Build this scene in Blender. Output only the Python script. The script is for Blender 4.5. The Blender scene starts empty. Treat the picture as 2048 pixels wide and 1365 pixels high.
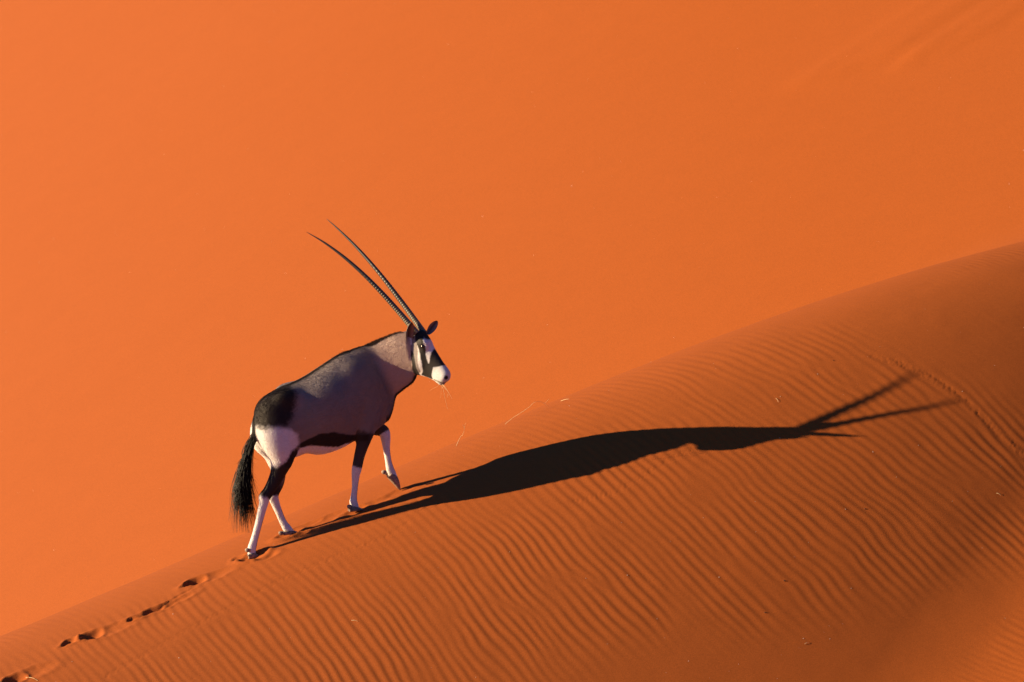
import bpy, bmesh, math, random
import numpy as np
from mathutils import Vector

# ---------------------------------------------------------------- camera, sky, sun, exposure
scene = bpy.context.scene
PIX = 0.0038            # metres per photograph pixel (2048 wide) at the subject
DIST = 45.0             # the photographer stands on another dune, long lens
PITCH = math.radians(8.0)
CP, SP = math.cos(PITCH), math.sin(PITCH)
CAM = np.array([0.0, -DIST * CP, DIST * SP])
AX_R = np.array([1.0, 0.0, 0.0]); AX_U = np.array([0.0, SP, CP]); AX_F = np.array([0.0, CP, -SP])
cam_data = bpy.data.cameras.new('camera')
cam = bpy.data.objects.new('camera', cam_data)
scene.collection.objects.link(cam)
cam.location = CAM
cam.rotation_euler = (math.radians(90.0) - PITCH, 0.0, 0.0)
cam_data.sensor_width = 36.0
cam_data.lens = 36.0 * DIST / (2048 * PIX)
cam_data.clip_start = 0.5
cam_data.clip_end = 20000.0
scene.camera = cam
cam_data.dof.use_dof = True
cam_data.dof.focus_distance = 43.6
cam_data.dof.aperture_fstop = 2.8

SUN_DIR = np.array([1.0, 0.01, -0.2569])         # the way the light travels
SUN_DIR = SUN_DIR / np.linalg.norm(SUN_DIR)
SUN_EL = math.asin(-SUN_DIR[2])
SUN_AZ = math.atan2(-SUN_DIR[0], -SUN_DIR[1])     # clockwise from +Y
world = bpy.data.worlds.new('World')
scene.world = world
world.use_nodes = True
wn = world.node_tree.nodes; wl = world.node_tree.links
wn.clear()
sky = wn.new('ShaderNodeTexSky'); sky.sky_type = 'NISHITA'; sky.sun_disc = False
sky.sun_elevation = SUN_EL; sky.sun_rotation = SUN_AZ
sky.altitude = 600.0; sky.air_density = 1.0; sky.dust_density = 0.0; sky.ozone_density = 10.0
bg = wn.new('ShaderNodeBackground'); bg.inputs['Strength'].default_value = 0.05
wo = wn.new('ShaderNodeOutputWorld')
wl.new(sky.outputs['Color'], bg.inputs['Color']); wl.new(bg.outputs['Background'], wo.inputs['Surface'])
sun_data = bpy.data.lights.new('sun', 'SUN')
sun_data.energy = 5.0; sun_data.angle = math.radians(0.53); sun_data.color = (1.0, 0.75, 0.44)
sun = bpy.data.objects.new('sun', sun_data)
scene.collection.objects.link(sun)
sun.location = (-30, 0, 20)
sun.rotation_euler = Vector(SUN_DIR).to_track_quat('-Z', 'Y').to_euler()
scene.view_settings.view_transform = 'Standard'
scene.view_settings.look = 'None'
scene.view_settings.gamma = 1.0
scene.view_settings.exposure = 1.48
scene.cycles.max_bounces = 8

rng = np.random.default_rng(7)

# ---------------------------------------------------------------- measuring helpers
def ray_dir(px, py):
    px = np.atleast_1d(np.asarray(px, float)); py = np.atleast_1d(np.asarray(py, float))
    return AX_F + ((px - 1024) * PIX / DIST)[:, None] * AX_R + ((682.5 - py) * PIX / DIST)[:, None] * AX_U

def smooth(e0, e1, x):
    t = np.clip((x - e0) / (e1 - e0), 0, 1)
    return t * t * (3 - 2 * t)

_lat = rng.random((256, 256))
def vnoise(x, y):
    xi = np.floor(x).astype(int); yi = np.floor(y).astype(int)
    fx = x - xi; fy = y - yi
    fx = fx * fx * fx * (fx * (fx * 6 - 15) + 10); fy = fy * fy * fy * (fy * (fy * 6 - 15) + 10)
    a = _lat[xi % 256, yi % 256]; b = _lat[(xi + 1) % 256, yi % 256]
    c = _lat[xi % 256, (yi + 1) % 256]; d = _lat[(xi + 1) % 256, (yi + 1) % 256]
    return (a * (1 - fx) + b * fx) * (1 - fy) + (c * (1 - fx) + d * fx) * fy - 0.5

def fbm(x, y, n=4):
    s = 0; a = 1.0; f = 1.0
    for i in range(n):
        s = s + a * vnoise(x * f + 17.3 * i, y * f + 5.1 * i); a *= 0.5; f *= 2.03
    return s

# ---------------------------------------------------------------- the dune: height as a function of plan position
CREST_Y = 0.45
CREST_Z = (-0.00207393, -0.00954444, 0.35418579, -0.60065375 - 0.02)
_q = np.array([-400, -30, -14, -9.0, -7.6, -6.6, -5.8, -5.0, -4.2, -3.2, -2.2, -1.4, -0.8, -0.35, 0.0, 0.4, 1.0, 2.0, 4.0, 400])
_s = np.array([0.0, 0.0, 0.10, 0.14, 0.20, 0.28, 0.42, 0.57, 0.62, 0.58, 0.47, 0.34, 0.165, 0.030, -0.05, -0.13, -0.30, -0.50, -0.55, -0.55])
_qt = np.concatenate([np.linspace(-400, -15, 800), np.linspace(-15, 15, 3001)[1:], np.linspace(15, 400, 800)[1:]])
_st = np.interp(_qt, _q, _s)
_k = np.exp(-0.5 * (np.arange(-60, 61) / 22.0) ** 2); _k /= _k.sum()
_mid = slice(800, 3800)
_st[_mid] = np.convolve(np.pad(_st[_mid], 60, mode='edge'), _k, mode='valid')
_gt = np.concatenate([[0], np.cumsum((_st[1:] + _st[:-1]) * 0.5 * np.diff(_qt))])
_gt -= np.interp(0.0, _qt, _gt)

def crest_z(x):
    xc = np.clip(x, -5.5, 5.5)
    z = np.polyval(CREST_Z, xc)
    dl = np.polyval(np.polyder(np.array(CREST_Z)), xc)
    e = x - xc
    return z + dl * 30.0 * np.tanh(e / 30.0)

def base_height(x, y):
    q = y - CREST_Y * x
    ridge = crest_z(x) + np.interp(q, _qt, _gt)
    far = 0.51 * x + 0.27 * y - 2.55
    far = far - 0.13 * (np.sqrt(x * x + 36.0) - 6.0) + 0.05 * np.sin(0.22 * x + 0.31 * y + 1.0)
    far = 45.0 * np.tanh(far / 45.0)
    k = 0.5
    h = np.clip(0.5 + 0.5 * (ridge - far) / k, 0, 1)
    z = far * (1 - h) + ridge * h + k * h * (1 - h)
    # the standpoint of the photographer
    r2 = (x - CAM[0]) ** 2 + (y - CAM[1]) ** 2
    g = np.exp(-r2 / 12.0 ** 2)
    z = z * (1 - g) + (CAM[2] - 1.7) * g
    return z

def hit(px, py, fn=base_height):
    d = ray_dir(px, py)
    t = np.linspace(38, 75, 4000)
    out = []
    for i in range(len(d)):
        p = CAM + d[i] * t[:, None]
        below = p[:, 2] < fn(p[:, 0], p[:, 1])
        j = int(np.argmax(below))
        a, b = t[max(j - 1, 0)], t[j]
        for _ in range(30):
            m = 0.5 * (a + b); pm = CAM + d[i] * m
            if pm[2] < fn(pm[0:1], pm[1:2])[0]: b = m
            else: a = m
        out.append(CAM + d[i] * b)
    return np.array(out)

# ---------------------------------------------------------------- wind ripples, hoof prints and tracks pressed into the sand
def ripple_tile(n, cell, lam, spread_l, spread_a, seed):
    g = np.random.default_rng(seed)
    f = np.fft.fftfreq(n, cell)
    fx, fy = np.meshgrid(f, f, indexing='ij')
    k = np.hypot(fx, fy); a = np.arctan2(fy, fx)
    w = np.exp(-0.5 * ((k * lam - 1) / spread_l) ** 2 - 0.5 * (a / spread_a) ** 2)
    spec = np.fft.fft2(g.standard_normal((n, n))) * w
    c = np.fft.ifft2(spec)
    m = np.abs(c); m /= m.mean()
    amp = np.tanh(m * 1.6)
    ph = np.angle(c)
    prof = -(np.sin(ph) + 0.15 * np.sin(2 * ph) + 0.04 * np.sin(3 * ph))    # gentle windward side, steep lee side
    return amp * prof

TILE_N, TILE_CELL = 1024, 0.012
TILE_A = ripple_tile(TILE_N, TILE_CELL, 0.069, 0.09, 0.050, 3)
TILE_B = ripple_tile(TILE_N, TILE_CELL, 0.060, 0.14, 0.10, 5)

def tile_at(tile, u, v):
    u = u / TILE_CELL; v = v / TILE_CELL
    ui = np.floor(u).astype(int); vi = np.floor(v).astype(int); fu = u - ui; fv = v - vi
    n = TILE_N
    return ((tile[ui % n, vi % n] * (1 - fu) + tile[(ui + 1) % n, vi % n] * fu) * (1 - fv)
            + (tile[ui % n, (vi + 1) % n] * (1 - fu) + tile[(ui + 1) % n, (vi + 1) % n] * fu) * fv)

RIP_DIR = math.radians(23.0)
def ripples(x, y):
    q = y - CREST_Y * x
    wx = x + 0.08 * fbm(x * 0.8 + 3, y * 0.8, 3) + 0.02 * fbm(x * 3, y * 3, 2); wy = y + 0.10 * fbm(x * 0.7, y * 0.7 + 9, 3)
    bend = (0.07 + 0.11 * smooth(-0.5, 3.0, x)) * (np.minimum(q + 1.3, 0) - 0.25 * np.exp(np.minimum(-np.abs(q + 1.3) / 0.5, 0)))
    u = wx * math.cos(RIP_DIR) + wy * math.sin(RIP_DIR) + bend
    v = -wx * math.sin(RIP_DIR) + wy * math.cos(RIP_DIR)
    edge = 0.35 * fbm(x * 0.9, y * 0.9, 3)
    stretch = 1.0 - 0.12 * smooth(0.5, 3.5, x)
    m = smooth(-4.75, -4.10, q + edge - 0.17 * np.clip(4 - x, 0, 6)) * (1 - smooth(-0.1, 0.5, q))
    m = m * (0.42 + 0.58 * smooth(-0.2, -1.6, q)) * (0.75 + 0.6 * fbm(x * 1.3 + 40, y * 1.3, 2))
    m = m * (1 - 0.93 * smooth(-0.35, 0.35, q + 0.3 + 1.45 * (x - 1.9) + edge) * smooth(1.2, 2.0, x))    # smooth shoulder high on the right
    m = m * (1 - 0.55 * np.exp(-((q + 0.58) / 0.22) ** 2) * smooth(-0.3, -1.2, x))                # trodden path along the crest
    z = (0.0019 + 0.0011 * smooth(-1.2, -3.0, q)) * m * tile_at(TILE_A, u * stretch, v)
    a2 = RIP_DIR + math.radians(22)
    u2 = wx * math.cos(a2) + wy * math.sin(a2); v2 = -wx * math.sin(a2) + wy * math.cos(a2)
    m2 = smooth(-5.1, -5.7, q + 0.55 * (2.9 - x) + edge) * smooth(1.2, 2.3, x) * smooth(-9.5, -7.5, q)
    z = z + 0.0020 * m2 * tile_at(TILE_B, u2, v2)
    m3 = smooth(3.0, 3.8, x) * smooth(-0.9, -0.3, q) * (1 - smooth(0.0, 0.5, q))
    z = z + 0.0012 * m3 * tile_at(TILE_B, u, v)
    return z

PRINTS = []          # (x, y, angle, length, width, depth, rim)
def add_print(px, py, ang, ln, wd, dp, rim=0.35):
    p = hit([px], [py])[0]
    PRINTS.append((p[0], p[1], math.radians(ang), ln, wd, dp, rim))
PATH = 24
# old prints along the trail
add_print(391, 1163, 20, 0.058, 0.050, 0.075, 0.25); add_print(376, 1170, 30, 0.045, 0.030, 0.030)
add_print(415, 1157, 20, 0.15, 0.06, 0.022, 0.3)
add_print(330, 1212, 24, 0.16, 0.035, 0.030); add_print(308, 1219, 20, 0.05, 0.03, 0.035); add_print(280, 1232, 24, 0.10, 0.030, 0.022)
add_print(352, 1195, 38, 0.15, 0.014, 0.014); add_print(266, 1238, 20, 0.03, 0.02, 0.025)
add_print(184, 1271, 20, 0.060, 0.055, 0.060, 0.25); add_print(165, 1278, 20, 0.035, 0.03, 0.03); add_print(142, 1284, 20, 0.05, 0.035, 0.040)
add_print(215, 1262, 20, 0.15, 0.06, 0.018); add_print(128, 1292, 15, 0.04, 0.018, 0.02)
add_print(28, 1360, 20, 0.06, 0.05, 0.06); add_print(60, 1348, 20, 0.14, 0.06, 0.02)
# under the feet now
add_print(506, 1113, 15, 0.075, 0.060, 0.050, 0.45); add_print(480, 1117, 10, 0.05, 0.035, 0.030); add_print(532, 1112, 15, 0.07, 0.05, 0.026)
add_print(577, 1069, 15, 0.080, 0.050, 0.030, 0.45); add_print(604, 1068, 15, 0.05, 0.03, 0.018)
add_print(711, 1023, 15, 0.075, 0.055, 0.026, 0.45); add_print(750, 1006, 25, 0.13, 0.045, 0.010)
add_print(655, 1040, 22, 0.20, 0.07, 0.012, 0.35); add_print(612, 1052, 25, 0.09, 0.04, 0.012, 0.6)
add_print(798, 984, 20, 0.08, 0.05, 0.018, 0.2)

TRACK_DOTS = []
def add_track(pts, gap, step, dp):
    w3 = hit([p[0] for p in pts], [p[1] for p in pts])[:, :2]
    seg = np.linalg.norm(np.diff(w3, axis=0), axis=1); L = np.concatenate([[0], np.cumsum(seg)])
    d = np.arange(0, L[-1], step)
    X = np.interp(d, L, w3[:, 0]); Y = np.interp(d, L, w3[:, 1])
    tx = np.gradient(X); ty = np.gradient(Y); n = np.hypot(tx, ty); tx /= n; ty /= n
    g = np.random.default_rng(len(TRACK_DOTS) + 1)
    for i in range(len(d)):
        for s in (-1, 1):
            o = s * gap * (0.8 + 0.4 * g.random())
            TRACK_DOTS.append((X[i] - ty[i] * o + 0.004 * g.standard_normal(), Y[i] + tx[i] * o + 0.004 * g.standard_normal(), dp * (0.6 + 0.8 * g.random())))
add_track([(1745, 712), (1800, 728), (1850, 748), (1900, 780), (1950, 818), (2000, 868), (2047, 912)], 0.017, 0.030, 0.0042)
add_track([(215, 1352), (300, 1302), (380, 1257), (460, 1215), (560, 1160), (680, 1108), (770, 1075), (820, 1045)], 0.014, 0.030, 0.0035)
add_track([(1140, 1005), (1190, 994), (1240, 980), (1330, 925), (1480, 850)], 0.014, 0.034, 0.003)

def sand_height(x, y, detail=True):
    z = base_height(x, y)
    if not detail:
        return z
    q = y - CREST_Y * x
    near = (np.abs(x) < 6) & (q > -10) & (q < 3)
    z = z.copy()
    xn, yn = x[near], y[near]
    zn = z[near] + ripples(xn, yn) + 0.004 * fbm(xn * 2.2, yn * 2.2, 3)
    press = np.zeros_like(xn)
    for (cx, cy, a, ln, wd, dp, rim) in PRINTS:
        sel = (np.abs(xn - cx) < 4 * ln + 0.1) & (np.abs(yn - cy) < 4 * ln + 0.1)
        dx = xn[sel] - cx; dy = yn[sel] - cy
        dx = dx + 0.025 * fbm(xn[sel] * 14, yn[sel] * 14, 2); dy = dy + 0.025 * fbm(xn[sel] * 14 + 7, yn[sel] * 14, 2)
        u = (dx * math.cos(a) + dy * math.sin(a)) / ln; v = (-dx * math.sin(a) + dy * math.cos(a)) / wd
        r = np.sqrt(u * u + v * v)
        press[sel] += 0.62 * dp * (-np.exp(-r ** 3.2 * 0.7) + rim * np.exp(-((r - 1.55) / 0.42) ** 2))
    zn = zn + press
    z[near] = zn
    # the big slope behind: slight slides and sheets of sand running straight down it
    far = (q > 2.0) & (q < 60) & (np.abs(x) < 40)
    xf, yf = x[far], y[far]
    down = np.array([0.51, 0.27]) / math.hypot(0.51, 0.27)
    a = xf * down[0] + yf * down[1]; c = -xf * down[1] + yf * down[0]
    zf = 0.004 * fbm(c * 0.35, a * 0.10, 2) + 0.0016 * fbm(c * 1.7 + 5, a * 0.5, 3)
    p0 = hit([1790], [110])[0]; a0 = p0[0] * down[0] + p0[1] * down[1]; c0 = -p0[0] * down[1] + p0[1] * down[0]
    edge = a0 + 0.9 * fbm(c * 1.6 + 3, c * 0 + 1, 3) - 0.55 * (c - c0)
    slide = smooth(-0.1, 0.35, a - edge) * smooth(c0 - 1.6, c0 - 1.0, c) * smooth(c0 + 1.2, c0 + 0.4, c)
    zf = zf + slide * (0.018 + 0.036 * fbm(c * 5.5, a * 0.10, 3))
    z[far] = z[far] + zf
    return z

def spaced(lo, hi, step, out_lo, out_hi, growth):
    core = list(np.arange(lo, hi + step * 0.5, step))
    s = step; x = core[0]; left = []
    while x > out_lo:
        s *= growth; x -= s; left.append(x)
    s = step; x = core[-1]; right = []
    while x < out_hi:
        s *= growth; x += s; right.append(x)
    return np.array(left[::-1] + core + right)

gx = spaced(-4.25, 4.35, 0.0095, -6000, 6000, 1.28)
q_core = np.arange(-8.2, 0.75, 0.0165)
q_far = np.arange(q_core[-1] + 0.06, 27.0, 0.13)
q_lo = []; s = 0.0165; xq = q_core[0]
while xq > -6000:
    s *= 1.28; xq -= s; q_lo.append(xq)
q_hi = []; s = 0.13; xq = q_far[-1]
while xq < 6000:
    s *= 1.28; xq += s; q_hi.append(xq)
gq = np.concatenate([q_lo[::-1], q_core, q_far, q_hi])
GX, GQ = np.meshgrid(gx, gq, indexing='ij')
GY = GQ + CREST_Y * GX
GZ = sand_height(GX, GY)
# beetle tracks: dots pressed straight into the grid
for (cx, cy, dp) in TRACK_DOTS:
    cq = cy - CREST_Y * cx
    i0 = int(np.searchsorted(gx, cx)); j0 = int(np.searchsorted(gq, cq))
    if 3 < i0 < len(gx) - 3 and 3 < j0 < len(gq) - 3:
        si, sj = slice(i0 - 3, i0 + 3), slice(j0 - 2, j0 + 3)
        r2 = (GX[si, sj] - cx) ** 2 + (GY[si, sj] - cy) ** 2
        GZ[si, sj] -= dp * np.exp(-r2 / 0.009 ** 2)

def grid_mesh(name, X, Y, Z):
    nx, ny = X.shape
    idx = np.arange(nx * ny).reshape(nx, ny)
    quads = np.stack([idx[:-1, :-1], idx[1:, :-1], idx[1:, 1:], idx[:-1, 1:]], -1).reshape(-1, 4)
    return mesh_np(name, np.stack([X, Y, Z], -1).reshape(-1, 3), quads)

def mesh_np(name, V, Q):
    me = bpy.data.meshes.new(name)
    V = np.asarray(V, np.float32); Q = np.asarray(Q, np.int32)
    me.vertices.add(len(V)); me.vertices.foreach_set('co', V.ravel())
    me.loops.add(Q.size); me.loops.foreach_set('vertex_index', Q.ravel())
    me.polygons.add(len(Q))
    me.polygons.foreach_set('loop_start', np.arange(0, Q.size, Q.shape[1], dtype=np.int32))
    me.update(calc_edges=True); me.validate()
    me.polygons.foreach_set('use_smooth', np.ones(len(me.polygons), bool))
    return me

def link(name, me, mat=None, parent=None):
    o = bpy.data.objects.new(name, me)
    scene.collection.objects.link(o)
    if mat is not None:
        me.materials.append(mat)
    if parent is not None:
        o.parent = parent
        o.matrix_parent_inverse.identity()
        o.location = -Vector(parent.location)
    return o

def new_mat(name):
    m = bpy.data.materials.new(name); m.use_nodes = True
    nt = m.node_tree
    b = nt.nodes['Principled BSDF']
    return m, nt, b

def node(nt, kind, **kw):
    n = nt.nodes.new(kind)
    for k, v in kw.items():
        if k in n.inputs.keys():
            n.inputs[k].default_value = v
        else:
            setattr(n, k, v)
    return n

def sand_material():
    m, nt, b = new_mat('red_sand')
    L = nt.links.new
    geo = node(nt, 'ShaderNodeNewGeometry')
    big = node(nt, 'ShaderNodeTexNoise', Scale=0.12, Detail=2.0, Roughness=0.5)
    mid = node(nt, 'ShaderNodeTexNoise', Scale=3.0, Detail=5.0, Roughness=0.6)
    grain = node(nt, 'ShaderNodeTexNoise', Scale=160.0, Detail=3.0, Roughness=0.7)
    fine = node(nt, 'ShaderNodeTexNoise', Scale=420.0, Detail=2.0, Roughness=0.7)
    for t in (big, mid, grain, fine):
        L(geo.outputs['Position'], t.inputs['Vector'])
    c1 = node(nt, 'ShaderNodeMix', data_type='RGBA')
    c1.inputs[6].default_value = (0.272, 0.0730, 0.0200, 1); c1.inputs[7].default_value = (0.256, 0.0625, 0.0105, 1)    # paler sand to one side, redder to the other
    sep = node(nt, 'ShaderNodeSeparateXYZ'); L(geo.outputs['Position'], sep.inputs[0])
    r1 = node(nt, 'ShaderNodeMapRange'); r1.inputs[1].default_value = -6.0; r1.inputs[2].default_value = 4.0
    jit = node(nt, 'ShaderNodeMath', operation='MULTIPLY_ADD'); L(big.outputs['Fac'], jit.inputs[0]); jit.inputs[1].default_value = 3.0
    L(sep.outputs['X'], jit.inputs[2])
    L(jit.outputs[0], r1.inputs[0]); L(r1.outputs[0], c1.inputs[0])
    v = node(nt, 'ShaderNodeMapRange'); v.inputs[1].default_value = 0.25; v.inputs[2].default_value = 0.75
    v.inputs[3].default_value = 0.66; v.inputs[4].default_value = 1.34
    L(grain.outputs['Fac'], v.inputs[0])
    v2 = node(nt, 'ShaderNodeMapRange'); v2.inputs[1].default_value = 0.3; v2.inputs[2].default_value = 0.7
    v2.inputs[3].default_value = 0.985; v2.inputs[4].default_value = 1.015
    L(mid.outputs['Fac'], v2.inputs[0])
    mul = node(nt, 'ShaderNodeMath', operation='MULTIPLY'); L(v.outputs[0], mul.inputs[0]); L(v2.outputs[0], mul.inputs[1])
    vm = node(nt, 'ShaderNodeVectorMath', operation='SCALE')
    L(c1.outputs[2], vm.inputs[0]); L(mul.outputs[0], vm.inputs['Scale'])
    L(vm.outputs[0], b.inputs['Base Color'])
    bump = node(nt, 'ShaderNodeBump', Strength=0.30, Distance=0.0012)
    L(fine.outputs['Fac'], bump.inputs['Height'])
    bump2 = node(nt, 'ShaderNodeBump', Strength=0.25, Distance=0.0030)
    L(grain.outputs['Fac'], bump2.inputs['Height']); L(bump.outputs[0], bump2.inputs['Normal'])
    L(bump2.outputs[0], b.inputs['Normal'])
    b.inputs['Roughness'].default_value = 0.95
    b.inputs['Specular IOR Level'].default_value = 0.08
    return m
SAND = sand_material()
dune = link('sand_dune', grid_mesh('sand_dune', GX, GY, GZ), SAND)
dune['kind'] = 'structure'; dune['label'] = 'wind-rippled orange sand dune ridge with the smooth slope behind it'

def ground_z(x, y):
    """height of the built sheet at one plan point"""
    qq = y - CREST_Y * x
    i = int(np.clip(np.searchsorted(gx, x) - 1, 0, len(gx) - 2)); j = int(np.clip(np.searchsorted(gq, qq) - 1, 0, len(gq) - 2))
    a = (x - gx[i]) / (gx[i + 1] - gx[i]); b = (qq - gq[j]) / (gq[j + 1] - gq[j])
    return float((GZ[i, j] * (1 - a) + GZ[i + 1, j] * a) * (1 - b) + (GZ[i, j + 1] * (1 - a) + GZ[i + 1, j + 1] * a) * b)

# ---------------------------------------------------------------- the oryx: frames
PSI = math.radians(19.0)
HEAD3 = np.array([math.cos(PSI), math.sin(PSI), 0.0]); SIDE3 = np.array([math.sin(PSI), -math.cos(PSI), 0.0])
_ff = hit([710], [1022])[0]
W0 = float(_ff @ SIDE3) - 0.075            # lateral position of the animal's middle plane

def P(px, py, w=0.0):
    """point seen at a photograph pixel, lying w metres to the animal's right of its middle plane"""
    d = ray_dir([px], [py])[0]
    t = (W0 + w - CAM @ SIDE3) / (d @ SIDE3)
    return CAM + d * t

PSH = math.radians(-33.0)                   # the head is turned towards the viewer
HFWD = np.array([math.cos(PSH), math.sin(PSH), 0.0]); HSIDE = np.array([math.sin(PSH), -math.cos(PSH), 0.0])
POLL = P(836, 680, 0.24)
def H(px, py, w=0.0):
    d = ray_dir([px], [py])[0]
    t = (POLL @ HSIDE + w - CAM @ HSIDE) / (d @ HSIDE)
    return CAM + d * t

def unit(v):
    return v / np.linalg.norm(v)

def spline(K, n):
    """Catmull-Rom through the rows of K, n samples per span"""
    K = np.asarray(K, float)
    A = np.vstack([2 * K[0] - K[1], K, 2 * K[-1] - K[-2]])
    out = []
    for i in range(1, len(A) - 2):
        for t in np.linspace(0, 1, n, endpoint=False):
            p0, p1, p2, p3 = A[i - 1], A[i], A[i + 1], A[i + 2]
            out.append(0.5 * (2 * p1 + (p2 - p0) * t + (2 * p0 - 5 * p1 + 4 * p2 - p3) * t * t + (3 * p1 - p0 - 3 * p2 + p3) * t ** 3))
    out.append(A[-2])
    return np.array(out)

GROUPS = []          # name, ellipsoids (centre, 3 axes, 3 radii, parameter), blend radius
def section_chain(name, st, k, ra=0.6):
    """st rows: top point, bottom point, half width, side vector"""
    rows = np.array([np.concatenate([a, b, [hw], s]) for a, b, hw, s in st])
    R = spline(rows, 10)
    out = []
    for i, r in enumerate(R):
        a, b, hw, s = r[0:3], r[3:6], r[6], unit(r[7:10])
        c = (a + b) / 2; v = unit(a - b); rv = np.linalg.norm(a - b) / 2
        s = unit(s - v * (s @ v)); n = np.cross(s, v)
        out.append((c, np.stack([v, s, n]), np.array([rv, hw, ra * min(rv, hw)]), i / (len(R) - 1)))
    GROUPS.append((name, out, k))

def tube_chain(name, st, k, flat=1.0, n=10):
    """st rows: point, radius ; flat = lateral / sagittal radius"""
    rows = np.array([np.concatenate([p, [r]]) for p, r in st])
    R = spline(rows, n)
    out = []
    for i, r in enumerate(R):
        rad = max(r[3], 0.006)
        t = unit(R[min(i + 1, len(R) - 1), :3] - R[max(i - 1, 0), :3])
        s = unit(SIDE3 - t * (SIDE3 @ t)); v = np.cross(t, s)
        out.append((r[:3], np.stack([v, s, t]), np.array([rad, rad * flat, rad]), i / (len(R) - 1)))
    GROUPS.append((name, out, k))

def blob(name, c, rad, k, v=None, s=None):
    v = unit(np.array([0, 0, 1.0]) if v is None else v); s = SIDE3 if s is None else s
    s = unit(s - v * (s @ v)); n = np.cross(s, v)
    GROUPS.append((name, [(c, np.stack([v, s, n]), np.array(rad), 0.5)], k))

S3 = SIDE3
section_chain('torso', [
    (P(517, 834), P(531, 880), 0.085, S3), (P(529, 801), P(556, 905), 0.150, S3), (P(552, 781), P(584, 914), 0.185, S3),
    (P(583, 768), P(613, 906), 0.195, S3), (P(615, 752), P(643, 908), 0.215, S3), (P(648, 731), P(677, 897), 0.222, S3),
    (P(682, 709), P(708, 880), 0.200, S3), (P(705, 702), P(738, 868), 0.170, S3), (P(727, 699), P(760, 851), 0.145, S3),
    (P(746, 712), P(772, 828), 0.110, S3)], 0.02)
NS = [unit(S3 * (1 - t) + HSIDE * t) for t in (0, 0.3, 0.5, 0.7, 1.0)]
section_chain('neck', [
    (P(712, 702), P(772, 838), 0.135, NS[0]), (P(742, 691, .035), P(787, 798, .035), 0.100, NS[1]), (P(768, 678, .095), P(807, 779, .095), 0.080, NS[2]),
    (P(791, 668, .165), P(825, 765, .165), 0.068, NS[3]), (P(812, 664, .215), P(832, 748, .22), 0.060, NS[4])], 0.06)
section_chain('head', [
    (H(829, 664), H(820, 716), 0.045, HSIDE), (H(845, 661), H(828, 738), 0.060, HSIDE), (H(858, 677), H(836, 749), 0.064, HSIDE),
    (H(865, 692), H(846, 752), 0.056, HSIDE), (H(875, 709), H(856, 755), 0.047, HSIDE), (H(884, 723), H(866, 760), 0.042, HSIDE),
    (H(891, 733), H(874, 765), 0.044, HSIDE), (H(897, 743), H(884, 767), 0.043, HSIDE), (H(898, 752), H(890, 764), 0.030, HSIDE)], 0.03, ra=0.5)
for sg in (-1, 1):
    blob('brow', H(846, 688, sg * 0.050), (0.030, 0.020, 0.042), 0.03, s=HSIDE, v=unit(H(846, 688) - H(836, 700)))
    blob('cheek', H(838, 724, sg * 0.034), (0.055, 0.028, 0.050), 0.03, s=HSIDE)
blob('lip', H(881, 765), (0.014, 0.030, 0.030), 0.02, s=HSIDE, v=unit(H(890, 745) - H(882, 765)))
# hind quarters
tube_chain('hind_r', [(P(553, 826, .06), .125), (P(555, 862, .085), .122), (P(561, 892, .10), .110), (P(564, 915, .10), .088), (P(558, 941, .10), .060),
    (P(546, 968, .105), .046), (P(531, 994, .108), .039), (P(526, 1012, .110), .032), (P(517, 1048, .113), .0265), (P(509, 1078, .117), .0265), (P(504, 1096, .120), .031), (P(503, 1108, .120), .028)], 0.05, flat=0.86)
tube_chain('hind_l', [(P(544, 826, -.06), .120), (P(541, 858, -.085), .112), (P(544, 888, -.10), .098), (P(553, 913, -.10), .082), (P(557, 940, -.07), .057),
    (P(556, 966, -.05), .044), (P(547, 990, -.035), .038), (P(551, 1008, -.025), .031), (P(559, 1028, -.012), .0255), (P(567, 1046, 0), .026), (P(574, 1057, .005), .031), (P(580, 1063, .01), .026)], 0.05, flat=0.86)
for sg in (-1, 1):
    blob('haunch', P(548 if sg > 0 else 528, 872, sg * .075), (0.125, 0.075, 0.095), 0.07)
    blob('hip', P(578, 795 if sg > 0 else 782, sg * .12), (0.05, 0.05, 0.085), 0.08)
    blob('shoulder', P(716 + 5 * sg, 772, sg * .115), (0.17, 0.062, 0.105), 0.09, v=unit(P(705, 715) - P(738, 850)))
    blob('ribs', P(655 + 8 * sg, 812, sg * .12), (0.16, 0.10, 0.19), 0.10)
# fore quarters
tube_chain('fore_r', [(P(733, 800, .10), .080), (P(738, 832, .115), .082), (P(731, 862, .115), .066), (P(726, 886, .105), .048), (P(719, 912, .095), .039), (P(714, 936, .088), .0365),
    (P(711.5, 950, .084), .030), (P(710, 972, .080), .0225), (P(708, 992, .077), .0225), (P(707, 1004, .076), .0285), (P(710, 1014, .075), .027)], 0.045, flat=0.9)
tube_chain('fore_l', [(P(736, 805, -.09), .078), (P(740, 832, -.10), .076), (P(748, 852, -.09), .060), (P(757, 859, -.065), .047), (P(767, 863, -.04), .0430), (P(771, 876, -.03), .036),
    (P(773, 898, -.02), .0255), (P(776.5, 922, -.012), .0235), (P(780, 938, -.008), .0285), (P(784, 948, -.006), .0295), (P(788, 957, -.004), .025)], 0.045, flat=0.9)
# hock points and ear roots
blob('hock', P(524, 992, .108), (0.034, 0.018, 0.018), 0.02, v=unit(P(536, 968) - P(522, 998)))
blob('hock', P(541, 985, -.037), (0.030, 0.017, 0.016), 0.02)
tube_chain('tail_dock', [(P(525, 828), .045), (P(517, 846), .036), (P(511, 868, .005), .024), (P(505, 888, .01), .019), (P(499, 910, .015), .016)], 0.03)

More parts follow.
